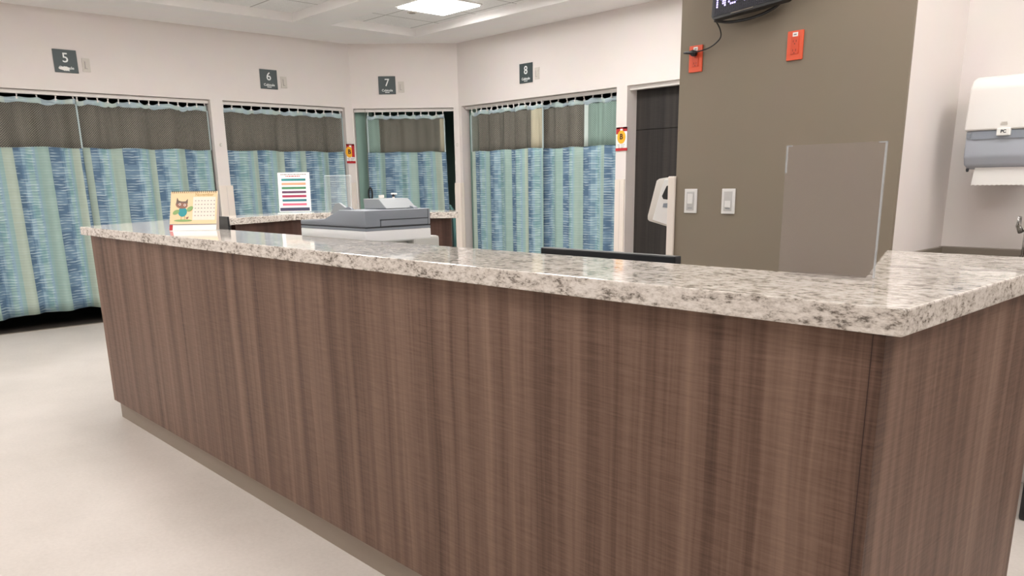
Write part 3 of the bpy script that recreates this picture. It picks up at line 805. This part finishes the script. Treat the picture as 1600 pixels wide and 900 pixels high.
for x in (-.22, .22):
    for y in (-.22, .21):
        bm = B(); tube(bm, [cf @ Vector((x, y, .43)), cf @ Vector((x*1.08, y*1.1, .003))], [.02, .016], 10); mk('leg', bm, 'splash', ch)
    bm = B(); tube(bm, [cf @ Vector(p) for p in ((x*1.1, -.2, .45), (x*1.1, -.2, .64), (x*1.1, -.16, .67), (x*1.1, .2, .68))], .018, 10); mk('armrest', bm, 'tealplastic', ch, smooth=True)

# ------------------------------------------------------------------ things on the taupe pier
FP = frame((0, PY0, 0), (1,0,0), (0,-1,0))
def outlet(x, z, label, w=.07, h=.114):
    root = thing('power_outlet', (x, PY0-.003, z-h/2), label, 'outlet', 'orange outlets on the taupe pier')
    bm = B(); box(bm, x-w/2, x+w/2, -.007, 0, z-h/2, z+h/2, FP); mk('cover_plate', bm, 'orange', root, bev=.002)
    bm = B(); box(bm, x-.017, x+.017, -.010, -.005, z-.034, z+.034, FP); mk('receptacle', bm, 'orange2', root, bev=.001)
    bm = B()
    for dz in (.016, -.019):
        box(bm, x-.0075, x-.0055, -.0106, -.009, z+dz-.004, z+dz+.004, FP); box(bm, x+.0055, x+.0075, -.0106, -.009, z+dz-.004, z+dz+.004, FP)
        box(bm, x-.002, x+.002, -.0106, -.009, z+dz-.012, z+dz-.008, FP)
    mk('slots', bm, 'darkred', root)
    bm = B(); box(bm, x-.011, x+.011, -.0095, -.006, z+.034, z+.05, FP); mk('white_label', bm, 'paper', root)
    bm = B(); box(bm, x-.006, x+.006, -.0099, -.0094, z+.039, z+.044, FP); mk('label_print', bm, 'greyprint', root)
outlet(-2.227, 1.832, 'orange outlet at the pier left edge with a black plug in it')
outlet(-1.744, 1.829, 'empty orange outlet right of and below the dot message board')

def switch(x, z, label, up):
    root = thing('light_switch', (x, PY0-.003, z-.057), label, 'light switch', 'white switches on the taupe pier')
    bm = B(); box(bm, x-.034, x+.034, -.007, 0, z-.056, z+.056, FP); mk('cover_plate', bm, 'switch', root, bev=.002)
    bm = B(); box(bm, x-.021, x+.021, -.0085, -.005, z-.044, z+.044, FP); mk('inset', bm, 'switchgrey', root, bev=.001)
    bm = B()
    z0 = z-.012 if up else z-.028
    box(bm, x-.014, x+.014, -.013, -.006, z0, z0+.03 if not up else z0+.045, FP); mk('slider', bm, 'switch', root, bev=.001)
    bm = B(); box(bm, x-.012, x+.012, -.0095, -.008, z-.034, z-.031, FP); mk('indicator', bm, 'pgrey', root)
switch(-2.224, 1.20, 'white dimmer switch on the taupe pier, nearest the dark doorway', True)
switch(-2.020, 1.20, 'white dimmer switch on the taupe pier with its slider down, right of its pair', False)

def smooth_pts(P_, n=8):
    out = []; P_ = [Vector(p) for p in P_]; P_ = [P_[0]]+P_+[P_[-1]]
    for i in range(1, len(P_)-2):
        for k in range(n):
            t = k/n; a, b_, c, d_ = P_[i-1:i+3]
            out.append(.5*((2*b_)+(c-a)*t+(2*a-5*b_+4*c-d_)*t*t+(3*b_-a-3*c+d_)*t**3))
    return out+[P_[-2]]
# dot message board
mb = thing('message_board', (-1.96, 3.20, 1.975), 'black dot message board lit with white letters high on the taupe pier', 'message board')
ub = Vector((.385, -.0, .0)); ang = math.radians(-2)
bw, bh = .352, .19
mf = frame((-2.082, 3.155, 1.976), (1, .0, 0), (0,-1,0)) @ Matrix.Rotation(math.radians(-4.5), 4, 'Y') @ Matrix.Rotation(math.radians(-9), 4, 'X')
def rrect(x0, x1, z0, z1, r, y, n=5):
    P_ = []
    for cx, cz, a0 in ((x1-r, z0+r, -90), (x1-r, z1-r, 0), (x0+r, z1-r, 90), (x0+r, z0+r, 180)):
        for k in range(n+1):
            a = math.radians(a0+90*k/n); P_.append((cx+r*math.cos(a), y, cz+r*math.sin(a)))
    return P_
bm = B(); prism(bm, [mf @ Vector(p) for p in rrect(-.012, bw, -.012, bh, .02, 0)], mf.to_3x3() @ Vector((0,.03,0))); mk('housing', bm, 'black', mb, bev=.002)
bm = B(); box(bm, -.004, bw-.012, -.002, .002, 0, bh-.012, mf); mk('screen', bm, 'scr', mb)
GL = {'N': ('10001','11001','11001','10101','10011','10011','10001'), 'O': ('01110','10001','10001','10001','10001','10001','01110'),
      'V': ('10001','10001','10001','10001','01010','01010','00100'), 'E': ('11111','10000','10000','11110','10000','10000','11111')}
pt = .0095; lit = set(); colx = 0
for chh in 'NOVE':
    for r, row in enumerate(GL[chh]):
        for c, v in enumerate(row):
            if v == '1': lit.add((colx+c, 6-r))
    colx += 6
on = B(); off = B()
rr = .0030
for i in range(36):
    for k in range(18):
        x = .006+i*pt; z = .008+k*pt
        if x > bw-.02: continue
        key = (i-1, k-3)
        box(on if key in lit else off, x-rr, x+rr, -.0032, -.0018, z-rr, z+rr, mf)
mk('lit_dots', on, 'dot', mb); mk('unlit_dots', off, 'dotoff', mb)
bm = B(); box(bm, .085, .19, -.003, .0, -.006, -.003, mf); mk('rim_highlight', bm, 'splash', mb)
bm = B(); prism(bm, [(-2.07, 3.17, 2.0), (-1.88, 3.17, 2.0), (-1.88, PY0, 2.03), (-2.07, PY0, 2.03)], (0,0,.1)); mk('wall_bracket', bm, 'black', mb)
bm = B(); pts = [(-2.10, 3.19, 1.968), (-2.03, 3.20, 1.954), (-1.93, 3.205, 1.956), (-1.84, 3.20, 1.972), (-1.785, 3.19, 2.0), (-1.765, 3.19, 2.05)]
tube(bm, smooth_pts(pts), .006, 8); mk('underside_cable', bm, 'black', mb, smooth=True)

bm = B(); tube(bm, smooth_pts([(-2.095, 3.19, 1.968), (-2.084, 3.21, 1.935), (-2.088, 3.225, 1.905), (-2.115, 3.23, 1.883), (-2.15, 3.228, 1.867), (-2.19, 3.222, 1.859), (-2.222, 3.222, 1.858)]), .0028, 8); pcf = mk('power_cord', bm, 'black', mb, smooth=True)
bm = B(); tube(bm, [(-2.279, 3.225, 1.861), (-2.262, 3.224, 1.860), (-2.245, 3.222, 1.858), (-2.228, 3.222, 1.856), (-2.21, 3.222, 1.857)], [.004, .0065, .007, .013, .007], 10); lathe(bm, (-2.226, 3.215, 1.853), [(.012, 0), (.013, .01), (.011, .026)], 14, 'y'); mk('plug', bm, 'black', pcf, smooth=True)

# sanitiser dispenser in the doorway, on the left side of the pier
sd = thing('sanitiser_dispenser', (-2.40, 3.32, 1.06), 'white wall dispenser with a dark window, leaning out beside the dark doorway', 'dispenser')
x0 = PX0-.0005
prof = [(x0, 1.318), (x0-.118, 1.305), (x0-.132, 1.298), (x0-.181, 1.125), (x0-.181, 1.105), (x0-.17, 1.098), (x0, 1.062)]
bm = B(); prism(bm, [(a, 3.27, z) for a, z in prof], (0, .11, 0)); mk('casing', bm, 'plate', sd, bev=.008, smooth='auto')
prof2 = [(x0, 1.305), (x0-.078, 1.302), (x0-.095, 1.26), (x0-.145, 1.105), (x0, 1.07)]
bm = B(); prism(bm, [(a, 3.264, z) for a, z in prof2], (0, .012, 0)); mk('side_cheek', bm, 'switch', sd, bev=.003)
bm = B(); prism(bm, [(x0-.0, 3.2615, 1.285), (x0-.062, 3.2615, 1.27), (x0-.088, 3.2615, 1.222), (x0-.08, 3.2615, 1.208), (x0-.005, 3.2615, 1.2)], (0, .004, 0)); mk('sight_window', bm, 'black', sd)
bm = B(); prism(bm, [(x0-.03, 3.2615, 1.19), (x0-.078, 3.2615, 1.187), (x0-.082, 3.2615, 1.168), (x0-.03, 3.2615, 1.164)], (0, .004, 0)); mk('grey_label', bm, 'pgrey', sd)
bm = B(); lathe(bm, (x0-.06, 3.32, 1.055), [(.008, 0), (.014, .012), (.018, .036)], 12); mk('nozzle', bm, 'white', sd)

# ------------------------------------------------------------------ hazy acrylic sign holder on the near granite
sh = thing('sign_holder', (-.76, 1.645, ZG1), 'hazy empty acrylic sign holder standing on the granite before the taupe pier', 'sign holder')
sx0, sx1 = -.884, -.672
bm = B(); box(bm, sx0, sx1, 1.640, 1.6425, ZG1+.003, 1.367); mk('front_sheet', bm, 'frost', sh)
bm = B(); box(bm, sx1-.003, sx1, 1.6385, 1.6435, ZG1+.003, 1.367); mk('right_edge', bm, 'edge', sh)
bm = B(); box(bm, sx0, sx0+.0025, 1.6385, 1.6435, 1.31, 1.367); box(bm, sx0, sx0+.012, 1.6385, 1.6435, 1.3645, 1.367); box(bm, sx1-.016, sx1, 1.6385, 1.6435, 1.3645, 1.367); mk('top_corners', bm, 'edge', sh)
bm = B(); box(bm, sx0+.03, sx1-.001, 1.61, 1.658, ZG1+.0003, ZG1+.0033); mk('foot', bm, 'frost', sh)

# ------------------------------------------------------------------ alcove: towel dispenser, sink top, tap, bin
pd = thing('paper_towel_dispenser', (-1.03, 3.7, 1.3), 'white paper towel dispenser with a blue-grey lower cover on the alcove wall', 'dispenser')
dx0, dx1, dyf, dyb = -1.165, -.895, 3.565, 3.799
prof = [(dyb, 1.468), (dyf-.008, 1.468), (dyf-.004, 1.50), (dyf+.008, 1.63), (dyf+.028, 1.660), (dyf+.07, 1.674), (dyb, 1.68)]
bm = B(); prism(bm, [(dx0, y, z) for y, z in prof], (dx1-dx0, 0, 0)); mk('top_cover', bm, 'white', pd, bev=.012, smooth='auto', seg=3)
prof = [(dyb, 1.470), (dyf+.006, 1.470), (dyf+.004, 1.37), (dyf+.02, 1.335), (dyf+.06, 1.322), (dyb, 1.322)]
bm = B(); prism(bm, [(dx0+.006, y, z) for y, z in prof], (dx1-dx0-.012, 0, 0)); mk('lower_cover', bm, 'tray', pd, bev=.01, smooth='auto', seg=3)
bm = B(); box(bm, dx0+.03, dx1-.03, dyf+.0005, dyf+.01, 1.436, 1.466); mk('inner_band', bm, 'tray2', pd)
bm = B(); box(bm, dx0+.012, dx0+.024, dyf+.0, dyf+.01, 1.44, 1.456); mk('lock', bm, 'pgrey', pd)
bm = B(); box(bm, -1.046, -.998, dyf-.012, dyf+.004, 1.446, 1.474); mk('logo_tab', bm, 'paper', pd, bev=.003)
fd = frame((-1.022, dyf-.0125, 1.461), (1,0,0), (0,-1,0))
mk('logo', text_bm('PC', .016, fd, .0005, bold=.0006), 'pshade', pd)
bm = B(); box(bm, -1.036, -1.012, dyf-.0075, dyf-.003, 1.484, 1.491); box(bm, -1.034, -1.014, dyf-.0075, dyf-.003, 1.494, 1.497); mk('emblem', bm, 'plate', pd)
bm = B(); n = 24; loop = [(-1.128, 3.60, 1.33)]
pts = [(-1.128+.205*k/n, 3.60, 1.258+(.004 if k % 2 else 0)) for k in range(n+1)]
prism(bm, [(-1.12, 3.60, 1.328)]+pts+[(-.925, 3.60, 1.328)], (0, .0025, 0)); mk('paper_towel', bm, 'paper', pd)
bm = B(); lathe(bm, (-1.147, 3.60, 1.312), [(.004, 0), (.006, .006), (.006, .014)], 10); mk('foot_stud', bm, 'pshade', pd)

sk = thing('sink_counter', (-.3, 3.6, .84), 'grey wall-hung sink counter with a low splash in the alcove', 'sink counter')
bm = B(); box(bm, -1.278, 1.0, 3.36, 3.799, .86, .90); mk('top', bm, 'splash', sk, bev=.004)
bm = B(); box(bm, -1.278, 1.0, 3.765, 3.799, .90, .998); mk('back_splash', bm, 'splash', sk, bev=.003)
bm = B(); box(bm, -1.278, -1.262, 3.40, 3.765, .90, .996); mk('side_splash', bm, 'splash', sk, bev=.003)
bm = B(); box(bm, -1.278, 1.0, 3.38, 3.40, .74, .86); mk('apron', bm, 'splash', sk)
bm = B(); lathe(bm, (-.62, 3.58, .893), [(.15, 0), (.17, .008), (.175, .0095)], 28); mk('basin', bm, 'steel', sk)
fa = thing('tap', (-.93, 3.70, .90), 'chrome gooseneck tap at the right edge, below the towel dispenser', 'tap')
bm = B(); lathe(bm, (-.93, 3.70, .9005), [(.028, 0), (.028, .01), (.018, .02), (.016, .08)], 16); mk('base', bm, 'steel', fa, smooth='auto')
bm = B(); tube(bm, smooth_pts([(-.93, 3.70, .97), (-.93, 3.70, 1.1), (-.925, 3.69, 1.14), (-.88, 3.67, 1.165), (-.82, 3.65, 1.15), (-.80, 3.645, 1.11)]), .011, 10); mk('spout', bm, 'steel', fa, smooth=True)
bm = B(); tube(bm, [(-.95, 3.69, 1.075), (-.958, 3.675, 1.10), (-.953, 3.66, 1.135)], [.012, .010, .008], 10); mk('lever', bm, 'steel', fa, smooth=True)

wb = thing('waste_bin', (-.56, 3.50, 0), 'black waste bin standing under the sink, cut by the right edge of the photo', 'bin')
bm = B(); prism(bm, [(-.735, 3.35, .002), (-.40, 3.35, .002), (-.40, 3.62, .002), (-.735, 3.62, .002)], (0,0,.56)); mk('body', bm, 'black', wb, bev=.012)
bm = B(); box(bm, -.745, -.39, 3.345, 3.63, .56, .60); mk('lid', bm, 'black', wb, bev=.01)

# ------------------------------------------------------------------ ceiling lamps
def troffer(x, y, z, label, w=.6):
    root = thing('ceiling_lamp', (x, y, z), label, 'ceiling lamp', 'square ceiling lamps')
    h = w/2
    bm = B()
    for a in ((x-h, x+h, y-h, y-h+.02), (x-h, x+h, y+h-.02, y+h), (x-h, x-h+.02, y-h+.02, y+h-.02), (x+h-.02, x+h, y-h+.02, y+h-.02)):
        box(bm, a[0], a[1], a[2], a[3], z-.012, z-.0005)
    mk('frame', bm, 'ledframe', root)
    bm = B(); box(bm, x-h+.02, x+h-.02, y-h+.02, y+h-.02, z-.022, z-.001); mk('diffuser', bm, 'led', root)
troffer(-6.49, 5.14, ZT, 'square lit ceiling lamp in the far coffer, the only one in view')
for x in (-4.9, -3.8): troffer(x, 5.14, ZT, 'lit ceiling lamp added to the far coffer for its light, outside the frame')  # unseen lamps, added to lift the far end of the room
for x in (-6.3, -5.0, -3.7):
    for y in (1.75, 3.1): troffer(x, y, ZT, 'lit ceiling lamp added in the near coffer to brighten the far walls, outside the frame')  # unseen lamps added to brighten the far walls
for x, y in ((-6.6, -.3), (-4.6, -.3), (-6.6, -2.3), (-4.2, -2.3), (1.4, -1.6), (1.0, 2.2), (-.9, 2.6), (1.5, .4), (.3, 3.2), (-2.9, .45), (-1.1, .45)): troffer(x, y, ZC, 'lit fill lamp added on the flat ceiling, outside the frame')  # unseen lamps added for light on counter, side panel and alcove
sp = thing('sprinkler', (-7.0, 4.98, ZT), 'small dark sprinkler head in the far coffer tile left of the lamp', 'sprinkler')
spx, spy = -6.93, 5.15
bm = B(); lathe(bm, (spx, spy, ZT-.006), [(.05, 0), (.052, .006)], 20); mk('cover', bm, 'plate', sp)
bm = B(); lathe(bm, (spx, spy, ZT-.01), [(.03, 0), (.034, .006)], 16); mk('head', bm, 'splash', sp)

# ------------------------------------------------------------------ world, camera, view
w = bpy.data.worlds.new('world'); SC.world = w; w.use_nodes = True
w.node_tree.nodes['Background'].inputs[0].default_value = (.8, .85, .9, 1); w.node_tree.nodes['Background'].inputs[1].default_value = .05

R = Matrix(((.68339026, .72989655, -.01512511), (.17160598, -.18074024, -.9684443), (-.70959787, .65922984, -.24877073)))
cam = bpy.data.cameras.new('camera'); co = bpy.data.objects.new('camera', cam); COL.objects.link(co)
m = Matrix.Identity(4)
for i in range(3):
    m[i][0] = R[0][i]; m[i][1] = -R[1][i]; m[i][2] = -R[2][i]
m[2][3] = 1.30
co.matrix_world = m
cam.sensor_width = 36; cam.lens = 1228.06/1600*36; cam.shift_y = 150/1600; cam.clip_start = .05
SC.camera = co
SC.view_settings.view_transform = 'Standard'; SC.view_settings.look = 'None'
SC.view_settings.gamma = 1; SC.view_settings.use_curve_mapping = False
SC.view_settings.exposure = 0.95
